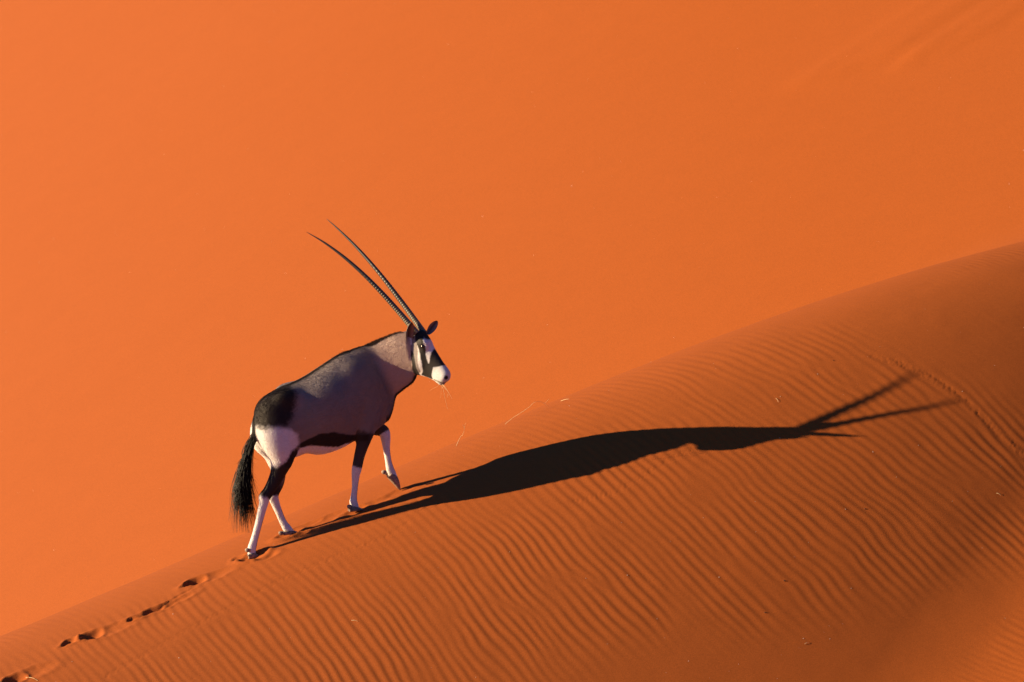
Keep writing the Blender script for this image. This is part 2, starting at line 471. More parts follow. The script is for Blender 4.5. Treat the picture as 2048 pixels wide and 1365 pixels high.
# ---------------------------------------------------------------- one continuous skin from the implicit shape
CELL = 0.0055
allc = np.array([e[0] for g in GROUPS for e in g[1]]); allr = np.array([e[2].max() for g in GROUPS for e in g[1]])
LO = (allc - allr[:, None]).min(0) - 0.03; HI = (allc + allr[:, None]).max(0) + 0.03
DIM = np.ceil((HI - LO) / CELL).astype(int) + 1
FIELD = np.full(DIM, 0.5, np.float32)
AXX = [LO[i] + np.arange(DIM[i]) * CELL for i in range(3)]

def ell_dist(p, e):
    c, A, r, _ = e
    d = p - c
    l = [(d[..., 0] * A[i, 0] + d[..., 1] * A[i, 1] + d[..., 2] * A[i, 2]) / r[i] for i in range(3)]
    k0 = np.sqrt(l[0] ** 2 + l[1] ** 2 + l[2] ** 2) + 1e-9
    k1 = np.sqrt((l[0] / r[0]) ** 2 + (l[1] / r[1]) ** 2 + (l[2] / r[2]) ** 2) + 1e-9
    return k0 * (k0 - 1) / k1

def box_of(c, half):
    a = np.maximum(np.floor((c - half - LO) / CELL).astype(int), 0); b = np.minimum(np.ceil((c + half - LO) / CELL).astype(int) + 1, DIM)
    return a, b
def cells(a, b):
    X, Y, Z = np.meshgrid(AXX[0][a[0]:b[0]], AXX[1][a[1]:b[1]], AXX[2][a[2]:b[2]], indexing='ij')
    return np.stack([X, Y, Z], -1).astype(np.float32)

for name, els, k in GROUPS:
    half = [np.abs(e[1].T * e[2]).max(1) for e in els]
    half = [np.sqrt(((e[1].T * e[2]) ** 2).sum(1)) + k + 0.015 for e in els]
    boxes = [box_of(e[0], h) for e, h in zip(els, half)]
    A = np.min([b[0] for b in boxes], 0); B = np.max([b[1] for b in boxes], 0)
    loc = np.full(B - A, 0.5, np.float32)
    for e, (a, b) in zip(els, boxes):
        d = ell_dist(cells(a, b), e).astype(np.float32)
        v = loc[a[0] - A[0]:b[0] - A[0], a[1] - A[1]:b[1] - A[1], a[2] - A[2]:b[2] - A[2]]
        np.minimum(v, d, out=v)
    F = FIELD[A[0]:B[0], A[1]:B[1], A[2]:B[2]]
    h = np.maximum(k - np.abs(F - loc), 0) / k
    F[...] = np.minimum(F, loc) - h * h * k * 0.25

def carve(els, k):
    for e in els:
        half = np.sqrt(((e[1].T * e[2]) ** 2).sum(1)) + k + 0.01
        a, b = box_of(e[0], half)
        d = -ell_dist(cells(a, b), e).astype(np.float32)
        F = FIELD[a[0]:b[0], a[1]:b[1], a[2]:b[2]]
        h = np.maximum(k - np.abs(F - d), 0) / k
        F[...] = np.maximum(F, d) + h * h * k * 0.25
def ball(c, r):
    return (c, np.eye(3), np.array([r, r, r]), 0.5)
for sg in (-1, 1):
    carve([ball(H(893.5, 757, sg * 0.036), 0.015)], 0.008)                  # nostrils
    carve([ball(H(868, 712, sg * 0.062), 0.030)], 0.02)                      # hollow of the face
    carve([ball(H(847.5, 694, sg * 0.073), 0.016)], 0.012)                      # eye sockets
carve([(H(874, 765, 0.0), np.stack([unit(H(890, 745) - H(882, 765)), HSIDE, HFWD]), np.array([0.005, 0.06, 0.03]), 0.5)], 0.006)   # mouth line

def surface_nets(F):
    n = np.array(F.shape)
    neg = F < 0
    c = np.zeros(n - 1, np.int8)
    for dx in (0, 1):
        for dy in (0, 1):
            for dz in (0, 1):
                c += neg[dx:n[0] - 1 + dx, dy:n[1] - 1 + dy, dz:n[2] - 1 + dz]
    act = (c > 0) & (c < 8)
    I = np.argwhere(act)
    vid = np.full(n - 1, -1, np.int32); vid[act] = np.arange(len(I))
    acc = np.zeros((len(I), 3)); cnt = np.zeros(len(I))
    corners = [(x, y, z) for x in (0, 1) for y in (0, 1) for z in (0, 1)]
    for i, a in enumerate(corners):
        for b in corners[i + 1:]:
            if sum(abs(a[j] - b[j]) for j in range(3)) != 1:
                continue
            fa = F[I[:, 0] + a[0], I[:, 1] + a[1], I[:, 2] + a[2]]; fb = F[I[:, 0] + b[0], I[:, 1] + b[1], I[:, 2] + b[2]]
            m = (fa < 0) != (fb < 0)
            t = np.where(m, fa / np.where(m, fa - fb, 1), 0)
            for j in range(3):
                acc[:, j] += np.where(m, a[j] + t * (b[j] - a[j]), 0)
            cnt += m
    V = I + acc / cnt[:, None]
    Q = []
    for ax in range(3):
        o1, o2 = [j for j in range(3) if j != ax]
        sl0 = [slice(1, -1)] * 3; sl0[ax] = slice(0, -1)
        sl1 = [slice(1, -1)] * 3; sl1[ax] = slice(1, None)
        a = neg[tuple(sl0)]; b = neg[tuple(sl1)]
        E = np.argwhere(a != b)
        s = a[a != b]
        base = E.copy(); base[:, o1] += 1; base[:, o2] += 1
        def at(d1, d2):
            k = base.copy(); k[:, o1] -= d1; k[:, o2] -= d2
            return vid[k[:, 0], k[:, 1], k[:, 2]]
        q = np.stack([at(0, 0), at(1, 0), at(1, 1), at(0, 1)], -1)
        flip = s if ax != 1 else ~s
        q[~flip] = q[~flip][:, ::-1]
        Q.append(q)
    return V, np.concatenate(Q)

BV, BQ = surface_nets(FIELD)
BV = LO + BV * CELL
def relax(V, Q, it, lam):
    e = np.concatenate([Q[:, [0, 1]], Q[:, [1, 2]], Q[:, [2, 3]], Q[:, [3, 0]]])
    for _ in range(it):
        s = np.zeros_like(V); c = np.zeros(len(V))
        for j in range(3):
            s[:, j] = np.bincount(e[:, 0], V[e[:, 1], j], len(V)) + np.bincount(e[:, 1], V[e[:, 0], j], len(V))
        c = np.bincount(e[:, 0], minlength=len(V)) + np.bincount(e[:, 1], minlength=len(V))
        V = V + lam * (s / np.maximum(c, 1)[:, None] - V)
    return V
for _ in range(3):
    BV = relax(BV, BQ, 1, 0.55); BV = relax(BV, BQ, 1, -0.45)

# vertex normals
def normals(V, Q):
    n = np.cross(V[Q[:, 2]] - V[Q[:, 0]], V[Q[:, 3]] - V[Q[:, 1]])
    N = np.zeros_like(V)
    for c in range(4):
        for j in range(3):
            N[:, j] += np.bincount(Q[:, c], n[:, j], len(V))
    return N / (np.linalg.norm(N, axis=1)[:, None] + 1e-12)
BN = normals(BV, BQ)

# ---------------------------------------------------------------- coat colours, in the animal's own side view
def group_dist(name_set):
    D = np.full(len(BV), 9.0); T = np.zeros(len(BV))
    for name, els, k in GROUPS:
        if name in name_set:
            for e in els:
                d = ell_dist(BV, e)
                m = d < D
                D[m] = d[m]; T[m] = e[3]
    return D, T

def side_xy(p):
    p = np.asarray(p)
    return np.stack([p @ HEAD3, p[..., 2]], -1)
def head_xy(p):
    p = np.asarray(p)
    return np.stack([p @ HFWD, p[..., 2]], -1)
def poly_sd(pts, poly):
    """signed distance to a closed polygon, negative inside"""
    d = np.full(len(pts), 9.0); ins = np.zeros(len(pts), bool)
    n = len(poly)
    for i in range(n):
        a, b = poly[i], poly[(i + 1) % n]
        e = b - a; w = pts - a
        t = np.clip((w @ e) / (e @ e + 1e-12), 0, 1)
        d = np.minimum(d, np.linalg.norm(w - t[:, None] * e, axis=1))
        c = ((a[1] > pts[:, 1]) != (b[1] > pts[:, 1])) & (pts[:, 0] < (b[0] - a[0]) * (pts[:, 1] - a[1]) / (b[1] - a[1] + 1e-12) + a[0])
        ins ^= c
    return np.where(ins, -d, d)
FXY = side_xy(BV); HXY = head_xy(BV)
FUR = 0.6 * vnoise(FXY[:, 0] * 60, FXY[:, 1] * 60 + BV[:, 1] * 40) + 0.6 * vnoise(FXY[:, 0] * 140, FXY[:, 1] * 140 + BV[:, 1] * 90)
def side_mask(pts, w, feather=0.012, ragged=0.012, fn=P, xy=side_xy, coords=None):
    poly = np.array([xy(fn(a, b, w)) for a, b in pts])
    sd = poly_sd(FXY if coords is None else coords, poly) + ragged * FUR
    return smooth(feather, -feather, sd)
def head_mask(pts, w, feather=0.005, ragged=0.005):
    return side_mask(pts, w, feather, ragged, H, head_xy, HXY)

LAT = BV @ SIDE3 - W0
D_torso, T_torso = group_dist({'torso', 'ribs', 'hip', 'shoulder'})
D_neck, T_neck = group_dist({'neck'})
D_head, T_head = group_dist({'head', 'brow', 'cheek', 'lip'})
D_tail, T_tail = group_dist({'tail_dock'})
COL = np.tile(np.array([0.200, 0.160, 0.145]), (len(BV), 1))
def paint(mask, col):
    global COL
    COL = COL * (1 - mask[:, None]) + np.array(col) * mask[:, None]
BLACK = (0.014, 0.010, 0.009); WHITE = (0.60, 0.58, 0.57); DARK = (0.020, 0.014, 0.011)
up = BN[:, 2]
# paler along the loin and shoulder, darker low on the flank
paint(0.30 * side_mask([(575, 800), (640, 745), (700, 715), (700, 745), (640, 785), (585, 825)], .12, 0.05, 0.03), (0.24, 0.222, 0.22))
# white belly and inner thighs
belly = smooth(-0.25, -0.55, up) * (D_torso < 0.03) * side_mask([(560, 897), (640, 893), (722, 884), (722, 960), (560, 960)], 0, 0.012, 0.004)
paint(belly, WHITE)
paint(side_mask([(596, 892), (640, 889), (690, 884), (712, 890), (700, 930), (600, 930)], .10, 0.006, 0.006) * (D_torso < 0.02), WHITE)
# black band along the flank
paint(side_mask([(585, 893), (607, 881), (632, 866), (662, 861), (690, 867), (714, 870), (735, 868), (735, 880), (705, 884), (680, 894), (655, 893), (622, 889), (603, 895)], .13, 0.006, 0.010), DARK)
# white hams
ham = side_mask([(480, 862), (520, 856), (548, 849), (572, 853), (590, 868), (594, 885), (582, 905), (562, 925), (552, 932), (545, 948), (530, 940), (480, 930)], .10, 0.020, 0.02)
ham_rear = smooth(0.25, 0.6, -(BN @ HEAD3)) * side_mask([(460, 845), (600, 845), (590, 900), (548, 948), (460, 960)], .05, 0.012, 0.01)
D_leg = {n: group_dist({n}) for n in ('hind_r', 'hind_l', 'fore_r', 'fore_l')}
paint(np.maximum(ham, ham_rear), WHITE)
# black thighs and shanks
for n, sg in (('hind_r', 1), ('hind_l', -1)):
    D, T = D_leg[n]
    on = (D < 0.022)
    zone = smooth(-0.025, 0.025, T + 0.03 * FUR - 0.335 + 0.05 * smooth(-0.8, 0.0, BN @ HEAD3) + 0.12 * smooth(-0.1, 0.8, BN @ HEAD3))
    inner = smooth(0.55, 0.85, -sg * (BN @ SIDE3)) * smooth(0.5, 0.4, T)
    paint(on * zone * (1 - inner), DARK)
    paint(on * smooth(0.535, 0.56, T + 0.018 * FUR), WHITE)
    front = smooth(0.55, 0.85, BN @ HEAD3) * smooth(0.66, 0.72, T) * smooth(0.93, 0.88, T)
    paint(on * 0.9 * front, (0.05, 0.035, 0.03))
# fore legs: black from the elbow to above the knee, white below, a dark streak down the front
for n, sg, t0, t1 in (('fore_r', 1, 0.175, 0.475), ('fore_l', -1, 0.25, 0.40)):
    D, T = D_leg[n]
    on = (D < 0.02)
    paint(on * smooth(t0, t0 + 0.03, T + 0.02 * FUR) * smooth(0.35, -0.1, D_torso * 0), DARK)
    paint(on * smooth(t1, t1 + 0.02, T + 0.012 * FUR), WHITE)
    front = smooth(0.6, 0.9, BN @ HEAD3) * smooth(0.58, 0.64, T) * smooth(0.90, 0.84, T)
    paint(on * 0.9 * front, (0.05, 0.035, 0.03))
# dark rump, tail and the stripe along the spine
paint(side_mask([(490, 850), (503, 822), (519, 800), (548, 774), (580, 762), (588, 785), (584, 812), (576, 838), (566, 848), (545, 849), (524, 856), (500, 850)], .09, 0.030, 0.034), DARK)
paint(0.6 * smooth(0.060, 0.03, np.abs(LAT) + 0.03 * FUR) * smooth(0.2, 0.6, up) * (D_torso < 0.02) * (D_neck > 0.0), (0.055, 0.045, 0.042))
spine = smooth(0.032, 0.018, np.abs(LAT) + 0.012 * FUR) * smooth(0.3, 0.6, up) * ((D_torso < 0.02) | (D_neck < 0.02))
paint(spine, DARK)
paint((D_tail < 0.010) * smooth(0.1, 0.2, T_tail), BLACK)
paint(0.75 * smooth(0.15, 0.45, T_neck) * (D_neck < 0.02), (0.46, 0.355, 0.305))  # neck painted paler than the body, sunlight put into its coat colour
paint(0.8 * smooth(-0.045, -0.065, LAT + 0.01 * FUR) * smooth(0.15, 0.4, up) * (D_torso < 0.03) * side_mask([(540, 700), (680, 700), (680, 840), (540, 840)], 0, 0.03, 0.0), (0.34, 0.30, 0.28))  # sunlit rim along the far hip, painted pale on that side only
# throat stripe
hl = (BV - POLL) @ HSIDE
nk = (D_neck < 0.02) & (D_head > 0.004)
under = smooth(0.50, 0.72, BN @ unit(P(800, 790) - P(780, 760))) * nk
paint(under, DARK)
# head
hd = (D_head < 0.012).astype(float)
paint(hd * smooth(0.10, 0.22, T_head), WHITE)
paint(hd * head_mask([(822, 678), (834, 682), (837, 700), (840, 745), (826, 750), (815, 735), (812, 690)], .05), (0.21, 0.178, 0.168))
paint(hd * head_mask([(805, 676), (821, 672), (825, 688), (818, 698), (806, 694)], .05), WHITE)
paint(hd * head_mask([(824, 700), (829, 706), (833, 722), (836, 752), (824, 752), (825, 722)], .05), BLACK)
paint(hd * head_mask([(826, 660), (840, 664), (848, 684), (851, 696), (851, 712), (855, 726), (866, 736), (864, 762), (848, 757), (838, 752), (844, 742), (845, 728), (841, 708), (836, 692), (830, 682)], .055), BLACK)
cen = smooth(0.036, 0.026, np.abs(hl) + 0.004 * FUR)
front = smooth(0.0, 0.3, BN @ unit(H(880, 700) - H(860, 712)))
paint(hd * cen * front * head_mask([(835, 650), (850, 655), (866, 676), (864, 682), (852, 676), (838, 668)], 0, 0.006, 0.004), BLACK)
wid = smooth(-0.006, 0.006, 0.046 - np.abs(hl))
paint(hd * head_mask([(866, 686), (885, 700), (905, 728), (888, 734), (868, 737), (860, 729), (862, 706)], .035) * smooth(-0.1, 0.2, BN @ unit(H(880, 700) - H(860, 712)) + 0.35 * smooth(0.45, 0.6, T_head)), BLACK)
paint(hd * head_mask([(868, 735), (890, 731), (915, 735), (915, 780), (866, 775), (864, 752)], .03, 0.004, 0.004), (0.47, 0.475, 0.48))
for sg in (-1, 1):
    nd = np.linalg.norm(BV - H(893.5, 757, sg * 0.034), axis=1)
    paint(smooth(0.024, 0.018, nd), (0.010, 0.008, 0.008))
paint(hd * 0.85 * head_mask([(867, 758), (876, 761), (887, 766.5), (886, 769), (876, 764.5), (866, 761)], .03, 0.002, 0.001), (0.13, 0.10, 0.06))
paint(hd * 0.35 * head_mask([(866, 761), (886, 769), (884, 776), (864, 772)], .03, 0.004, 0.003), (0.30, 0.26, 0.16))

def coat_material():
    m, nt, b = new_mat('short_coat')
    L = nt.links.new
    at = node(nt, 'ShaderNodeAttribute', attribute_name='coat')
    geo = node(nt, 'ShaderNodeNewGeometry')
    mp = node(nt, 'ShaderNodeMapping'); mp.inputs['Rotation'].default_value = (0, math.radians(25), -PSI); mp.inputs['Scale'].default_value = (34, 105, 105)
    L(geo.outputs['Position'], mp.inputs['Vector'])
    n1 = node(nt, 'ShaderNodeTexNoise', Scale=1.0, Detail=4.0, Roughness=0.65); L(mp.outputs[0], n1.inputs['Vector'])
    n2 = node(nt, 'ShaderNodeTexNoise', Scale=22.0, Detail=3.0); L(geo.outputs['Position'], n2.inputs['Vector'])
    r = node(nt, 'ShaderNodeMapRange'); r.inputs[1].default_value = 0.25; r.inputs[2].default_value = 0.75; r.inputs[3].default_value = 0.88; r.inputs[4].default_value = 1.12
    L(n1.outputs['Fac'], r.inputs[0])
    r2 = node(nt, 'ShaderNodeMapRange'); r2.inputs[1].default_value = 0.3; r2.inputs[2].default_value = 0.7; r2.inputs[3].default_value = 0.92; r2.inputs[4].default_value = 1.08
    L(n2.outputs['Fac'], r2.inputs[0])
    mu = node(nt, 'ShaderNodeMath', operation='MULTIPLY'); L(r.outputs[0], mu.inputs[0]); L(r2.outputs[0], mu.inputs[1])
    vm = node(nt, 'ShaderNodeVectorMath', operation='SCALE'); L(at.outputs['Color'], vm.inputs[0]); L(mu.outputs[0], vm.inputs['Scale'])
    L(vm.outputs[0], b.inputs['Base Color'])
    bump = node(nt, 'ShaderNodeBump', Strength=0.45, Distance=0.005); L(n1.outputs['Fac'], bump.inputs['Height']); L(bump.outputs[0], b.inputs['Normal'])
    b.inputs['Roughness'].default_value = 0.62; b.inputs['Specular IOR Level'].default_value = 0.25
    b.inputs['Sheen Weight'].default_value = 0.04; b.inputs['Sheen Roughness'].default_value = 0.5
    return m
COAT = coat_material()
def simple_mat(name, col, rough=0.6, spec=0.3, var=0.25, scale=60.0, bump=0.0):
    m, nt, b = new_mat(name)
    L = nt.links.new
    geo = node(nt, 'ShaderNodeNewGeometry')
    n1 = node(nt, 'ShaderNodeTexNoise', Scale=scale, Detail=4.0); L(geo.outputs['Position'], n1.inputs['Vector'])
    r = node(nt, 'ShaderNodeMapRange'); r.inputs[1].default_value = 0.25; r.inputs[2].default_value = 0.75; r.inputs[3].default_value = 1 - var; r.inputs[4].default_value = 1 + var
    L(n1.outputs['Fac'], r.inputs[0])
    vm = node(nt, 'ShaderNodeVectorMath', operation='SCALE'); vm.inputs[0].default_value = col; L(r.outputs[0], vm.inputs['Scale'])
    L(vm.outputs[0], b.inputs['Base Color'])
    b.inputs['Roughness'].default_value = rough; b.inputs['Specular IOR Level'].default_value = spec
    if bump:
        bp = node(nt, 'ShaderNodeBump', Strength=bump, Distance=0.003); L(n1.outputs['Fac'], bp.inputs['Height']); L(bp.outputs[0], b.inputs['Normal'])
    return m
HAIR = simple_mat('black_hair', (0.004, 0.0037, 0.0042), 0.55, 0.15, 0.4, 90)
MANE = simple_mat('dark_mane_hair', (0.045, 0.032, 0.026), 0.6, 0.3, 0.4, 90)
HOOFM = simple_mat('dusty_horn', (0.22, 0.16, 0.12), 0.6, 0.3, 0.6, 70, 0.3)
EYEM = simple_mat('dark_eye', (0.012, 0.008, 0.007), 0.08, 0.6, 0.1)

def color_attr(me, name, C):
    a = me.color_attributes.new(name, 'FLOAT_COLOR', 'POINT')
    c = np.ones((len(me.vertices), 4), np.float32); c[:, :3] = np.clip(C, 0, 1)
    a.data.foreach_set('color', c.ravel())

oryx = bpy.data.objects.new('oryx', None)
scene.collection.objects.link(oryx)
_base = P(640, 1060, 0.0)
oryx.location = (_base[0], _base[1], ground_z(_base[0], _base[1]))
oryx['label'] = 'long-horned oryx with black and white face striding up the dune crest'
oryx['category'] = 'oryx'
bm_ = mesh_np('body', BV, BQ)
color_attr(bm_, 'coat', COL)
body = link('body', bm_, COAT, oryx)

# short hair over the whole skin
def fur_coat():
    g = np.random.default_rng(31)
    tri = np.concatenate([BQ[:, [0, 1, 2]], BQ[:, [0, 2, 3]]])
    ar = np.linalg.norm(np.cross(BV[tri[:, 1]] - BV[tri[:, 0]], BV[tri[:, 2]] - BV[tri[:, 0]]), axis=1)
    n = 280000
    t = g.choice(len(tri), n, p=ar / ar.sum())
    u = g.random(n); v = g.random(n); f = u + v > 1; u[f] = 1 - u[f]; v[f] = 1 - v[f]
    w = np.stack([1 - u - v, u, v], -1)
    mixv = lambda A: (A[tri[t]] * w[:, :, None]).sum(1)
    p = mixv(BV); nn = mixv(BN); nn /= np.linalg.norm(nn, axis=1)[:, None]; col = mixv(COL)
    head = (D_head < 0.012).astype(float); leg = np.minimum.reduce([np.where(D_leg[k][1] > 0.3, D_leg[k][0], 9) for k in D_leg]) < 0.015
    hh = (head[tri[t]] * w).sum(1); ll = (leg.astype(float)[tri[t]] * w).sum(1); nk = ((D_neck < 0.015).astype(float)[tri[t]] * w).sum(1)
    flow = -HEAD3 * 0.8 + np.array([0, 0, -0.6])
    fl = np.tile(flow, (n, 1)); fl = fl * (1 - ll[:, None]) + np.array([0, 0, -1.0]) * ll[:, None]
    fl = fl * (1 - hh[:, None]) + (HFWD * 0.5 + np.array([0, 0, -0.5])) * hh[:, None]
    # whorls: the lie of the coat wanders
    wx = vnoise(p @ HEAD3 * 7, p[:, 2] * 7 + p[:, 1] * 5); fl = fl + (np.cross(nn, fl)) * (wx * 1.3)[:, None]
    fl = fl - nn * (fl * nn).sum(1)[:, None]; fl /= np.linalg.norm(fl, axis=1)[:, None] + 1e-9
    fl = fl + 0.12 * g.standard_normal((n, 3))
    ln = (0.012 * (1 - 0.5 * ll) * (1 - 0.65 * hh) * (1 + 0.5 * nk)) * g.uniform(0.6, 1.25, n)
    d1 = fl * 0.9 + nn * 0.20; d2 = fl * 1.0 + nn * 0.06
    pts = np.stack([p - nn * 0.001, p + d1 * (ln * 0.5)[:, None], p + d1 * (ln * 0.5)[:, None] + d2 * (ln * 0.5)[:, None]], 1)
    cu = bpy.data.hair_curves.new('fur')
    cu.add_curves([3] * n)
    cu.attributes['position'].data.foreach_set('vector', pts.astype(np.float32).ravel())
    ra = cu.attributes.get('radius') or cu.attributes.new('radius', 'FLOAT', 'POINT')
    ra.data.foreach_set('value', np.tile(np.array([0.00050, 0.00042, 0.00010], np.float32), n))
    ca = cu.attributes.new('coat', 'FLOAT_COLOR', 'CURVE')
    cc = np.ones((n, 4), np.float32); cc[:, :3] = np.clip(col * g.uniform(1.05, 1.45, (n, 1)), 0, 1)
    ca.data.foreach_set('color', cc.ravel())
    m, nt, b = new_mat('coat_hair')
    at = node(nt, 'ShaderNodeAttribute', attribute_name='coat')
    nt.links.new(at.outputs['Color'], b.inputs['Base Color'])
    b.inputs['Roughness'].default_value = 0.65; b.inputs['Specular IOR Level'].default_value = 0.2
    return link('fur', cu, m, oryx)
fur_coat()

# ---------------------------------------------------------------- horns with growth rings
def sweep(name, C, R, sides, side_ref, cap=True):
    """tube along points C with radii R"""
    C = np.asarray(C); n = len(C)
    V = []
    for i in range(n):
        t = unit(C[min(i + 1, n - 1)] - C[max(i - 1, 0)])
        s = unit(side_ref - t * (side_ref @ t)); v = np.cross(t, s)
        for j in range(sides):
            a = 2 * math.pi * j / sides
            V.append(C[i] + R[i] * (math.cos(a) * s + math.sin(a) * v))
    F = []
    for i in range(n - 1):
        for j in range(sides):
            k = (j + 1) % sides
            F.append((i * sides + j, i * sides + k, (i + 1) * sides + k, (i + 1) * sides + j))
    return np.array(V), np.array(F)

def at_depth(px, py, y):
    d = ray_dir([px], [py])[0]
    return CAM + d * ((y - CAM[1]) / d[1])
def horn_material():
    m, nt, b = new_mat('ringed_horn')
    L = nt.links.new
    at = node(nt, 'ShaderNodeAttribute', attribute_name='horn')
    geo = node(nt, 'ShaderNodeNewGeometry')
    n1 = node(nt, 'ShaderNodeTexNoise', Scale=150.0, Detail=4.0); L(geo.outputs['Position'], n1.inputs['Vector'])
    r = node(nt, 'ShaderNodeMapRange'); r.inputs[1].default_value = 0.25; r.inputs[2].default_value = 0.75; r.inputs[3].default_value = 0.65; r.inputs[4].default_value = 1.35
    L(n1.outputs['Fac'], r.inputs[0])
    vm = node(nt, 'ShaderNodeVectorMath', operation='SCALE'); L(at.outputs['Color'], vm.inputs[0]); L(r.outputs[0], vm.inputs['Scale'])
    L(vm.outputs[0], b.inputs['Base Color'])
    b.inputs['Roughness'].default_value = 0.45; b.inputs['Specular IOR Level'].default_value = 0.4
    return m
HORNM = horn_material()
def horn(pts, w0, ytip):
    base = H(pts[0][0], pts[0][1], w0)
    n = len(pts)
    ar = np.concatenate([[0], np.cumsum(np.hypot(*np.diff(np.array(pts, float), axis=0).T))]); ar /= ar[-1]
    fx_ = np.polyfit(ar, [p[0] for p in pts], 3); fy_ = np.polyfit(ar, [p[1] for p in pts], 3)
    K = [at_depth(np.polyval(fx_, a), np.polyval(fy_, a), base[1] + (ytip - base[1]) * a) for a in ar]
    C = spline(K, 40)
    L = np.concatenate([[0], np.cumsum(np.linalg.norm(np.diff(C, axis=0), axis=1))]); t = L / L[-1]
    N = 420
    tt = np.linspace(0, 1, N)
    Cu = np.stack([np.interp(tt, t, C[:, j]) for j in range(3)], -1)
    R = np.interp(tt, [0, 0.15, 0.4, 0.65, 0.85, 0.97, 1.0], [0.0225, 0.0205, 0.0165, 0.0122, 0.0075, 0.0030, 0.0012])
    ringpos = 34 * (1 - (1 - np.minimum(tt / 0.62, 1)) ** 1.35)
    saw = ringpos % 1.0
    prof = np.where(saw < 0.7, saw / 0.7, (1 - saw) / 0.3)
    amp = 0.0030 * smooth(0.66, 0.35, tt)
    V, F = sweep('horn', Cu, R + amp * (prof - 0.5), 18, HSIDE)
    c0 = np.array([0.15, 0.125, 0.082]); c1 = np.array([0.040, 0.034, 0.029]); c2 = np.array([0.020, 0.019, 0.020])
    g = np.clip(tt / 0.55, 0, 1)[:, None]
    col = np.where(g < 0.5, c0 + (c1 - c0) * g * 2, c1 + (c2 - c1) * (g * 2 - 1))
    groove_tone = 1 - 0.75 * smooth(0.35, 0.05, prof) * smooth(0.66, 0.4, tt)  # colour darkens in the grooves between the growth rings
    col = col * groove_tone[:, None]
    me = mesh_np('horn', V, F)
    color_attr(me, 'horn', np.repeat(col, 18, axis=0))
    return link('horn', me, HORNM, oryx)
NEAR_TIP_Y = -1.05; FAR_TIP_Y = -0.69
horn([(834, 668), (817, 645), (790, 616), (765, 590), (739, 559), (712, 534), (681, 510), (647, 485), (613, 464)], 0.028, NEAR_TIP_Y)
horn([(849, 667), (824, 633), (803, 607), (779, 570), (756, 542), (731, 515), (702, 485), (672, 454), (653, 438)], -0.028, FAR_TIP_Y)

# ---------------------------------------------------------------- ears
def ear_material():
    m, nt, b = new_mat('ear_skin')
    L = nt.links.new
    at = node(nt, 'ShaderNodeAttribute', attribute_name='ear')
    geo = node(nt, 'ShaderNodeNewGeometry')
    n1 = node(nt, 'ShaderNodeTexNoise', Scale=170.0, Detail=4.0); L(geo.outputs['Position'], n1.inputs['Vector'])
    r = node(nt, 'ShaderNodeMapRange'); r.inputs[1].default_value = 0.3; r.inputs[2].default_value = 0.7; r.inputs[3].default_value = 0.6; r.inputs[4].default_value = 1.4
    L(n1.outputs['Fac'], r.inputs[0])
    vm = node(nt, 'ShaderNodeVectorMath', operation='SCALE'); L(at.outputs['Color'], vm.inputs[0]); L(r.outputs[0], vm.inputs['Scale'])
    L(vm.outputs[0], b.inputs['Base Color'])
    b.inputs['Roughness'].default_value = 0.8
    return m
EARM = ear_material()
def ear(base, tip, face, width):
    L = np.linalg.norm(tip - base); t = unit(tip - base)
    f = unit(face - t * (face @ t)); s = np.cross(t, f)
    nu, nv = 22, 15
    front, C1 = [], []
    for layer in (0, 1):
        for i in range(nu):
            u = i / (nu - 1)
            w = width * (math.sin(math.pi * min(1.0, 0.14 + u * 0.86)) ** 0.62 if u < 0.999 else 0.0) * (0.72 + 0.42 * u - 0.12 * u * u)
            for j in range(nv):
                v = -1 + 2 * j / (nv - 1)
                cup = width * (0.75 - 0.35 * u) * (abs(v) ** 1.8) * min(1, w / width * 1.2)
                roll = 1 - 0.14 * abs(v) ** 3
                p = base + t * (u * L) + s * (v * w * roll) + f * (cup - 0.10 * L * math.sin(math.pi * u)) - f * (0.006 * layer)
                front.append(p)
                if layer == 0:
                    edge = max(abs(v) ** 6, max(0, (u - 0.88) / 0.12))
                    c = np.array([0.045, 0.028, 0.026]) * (1 - abs(v) ** 1.3) + np.array([0.36, 0.29, 0.27]) * abs(v) ** 1.3
                    c = c * (1 - edge) + np.array([0.02, 0.015, 0.014]) * edge
                else:
                    e2 = max(abs(v) ** 8, max(0, (u - 0.8) / 0.2))
                    c = np.array([0.36, 0.32, 0.29]) * (1 - e2) + np.array([0.03, 0.02, 0.018]) * e2
                C1.append(c)
    F = []
    for layer in (0, 1):
        o = layer * nu * nv
        for i in range(nu - 1):
            for j in range(nv - 1):
                q = (o + i * nv + j, o + i * nv + j + 1, o + (i + 1) * nv + j + 1, o + (i + 1) * nv + j)
                F.append(q if layer == 0 else q[::-1])
    o = nu * nv
    for i in range(nu - 1):
        for j in (0, nv - 1):
            q = (i * nv + j, (i + 1) * nv + j, o + (i + 1) * nv + j, o + i * nv + j)
            F.append(q if j == 0 else q[::-1])
    me = mesh_np('ear', np.array(front), np.array(F))
    color_attr(me, 'ear', np.array(C1))
    return link('ear', me, EARM, oryx)
ear(H(817, 686, 0.045), H(823, 645, 0.135), np.array([0.40, -0.90, 0.10]), 0.043)
ear(H(854, 668, -0.046), H(875, 642, -0.120), np.array([0.35, -0.90, 0.15]), 0.037)

# ---------------------------------------------------------------- eyes
def eyeball(c, r):
    b = bmesh.new(); bmesh.ops.create_uvsphere(b, u_segments=20, v_segments=14, radius=r)
    for v in b.verts:
        v.co.z *= 0.85
    me = bpy.data.meshes.new('eye'); b.to_mesh(me); b.free()
    me.transform(__import__('mathutils').Matrix.Translation(Vector(c)))
    me.polygons.foreach_set('use_smooth', np.ones(len(me.polygons), bool))
    return link('eye', me, EYEM, oryx)
for sg in (-1, 1):
    eyeball(H(846.5, 693, sg * 0.056), 0.0185)

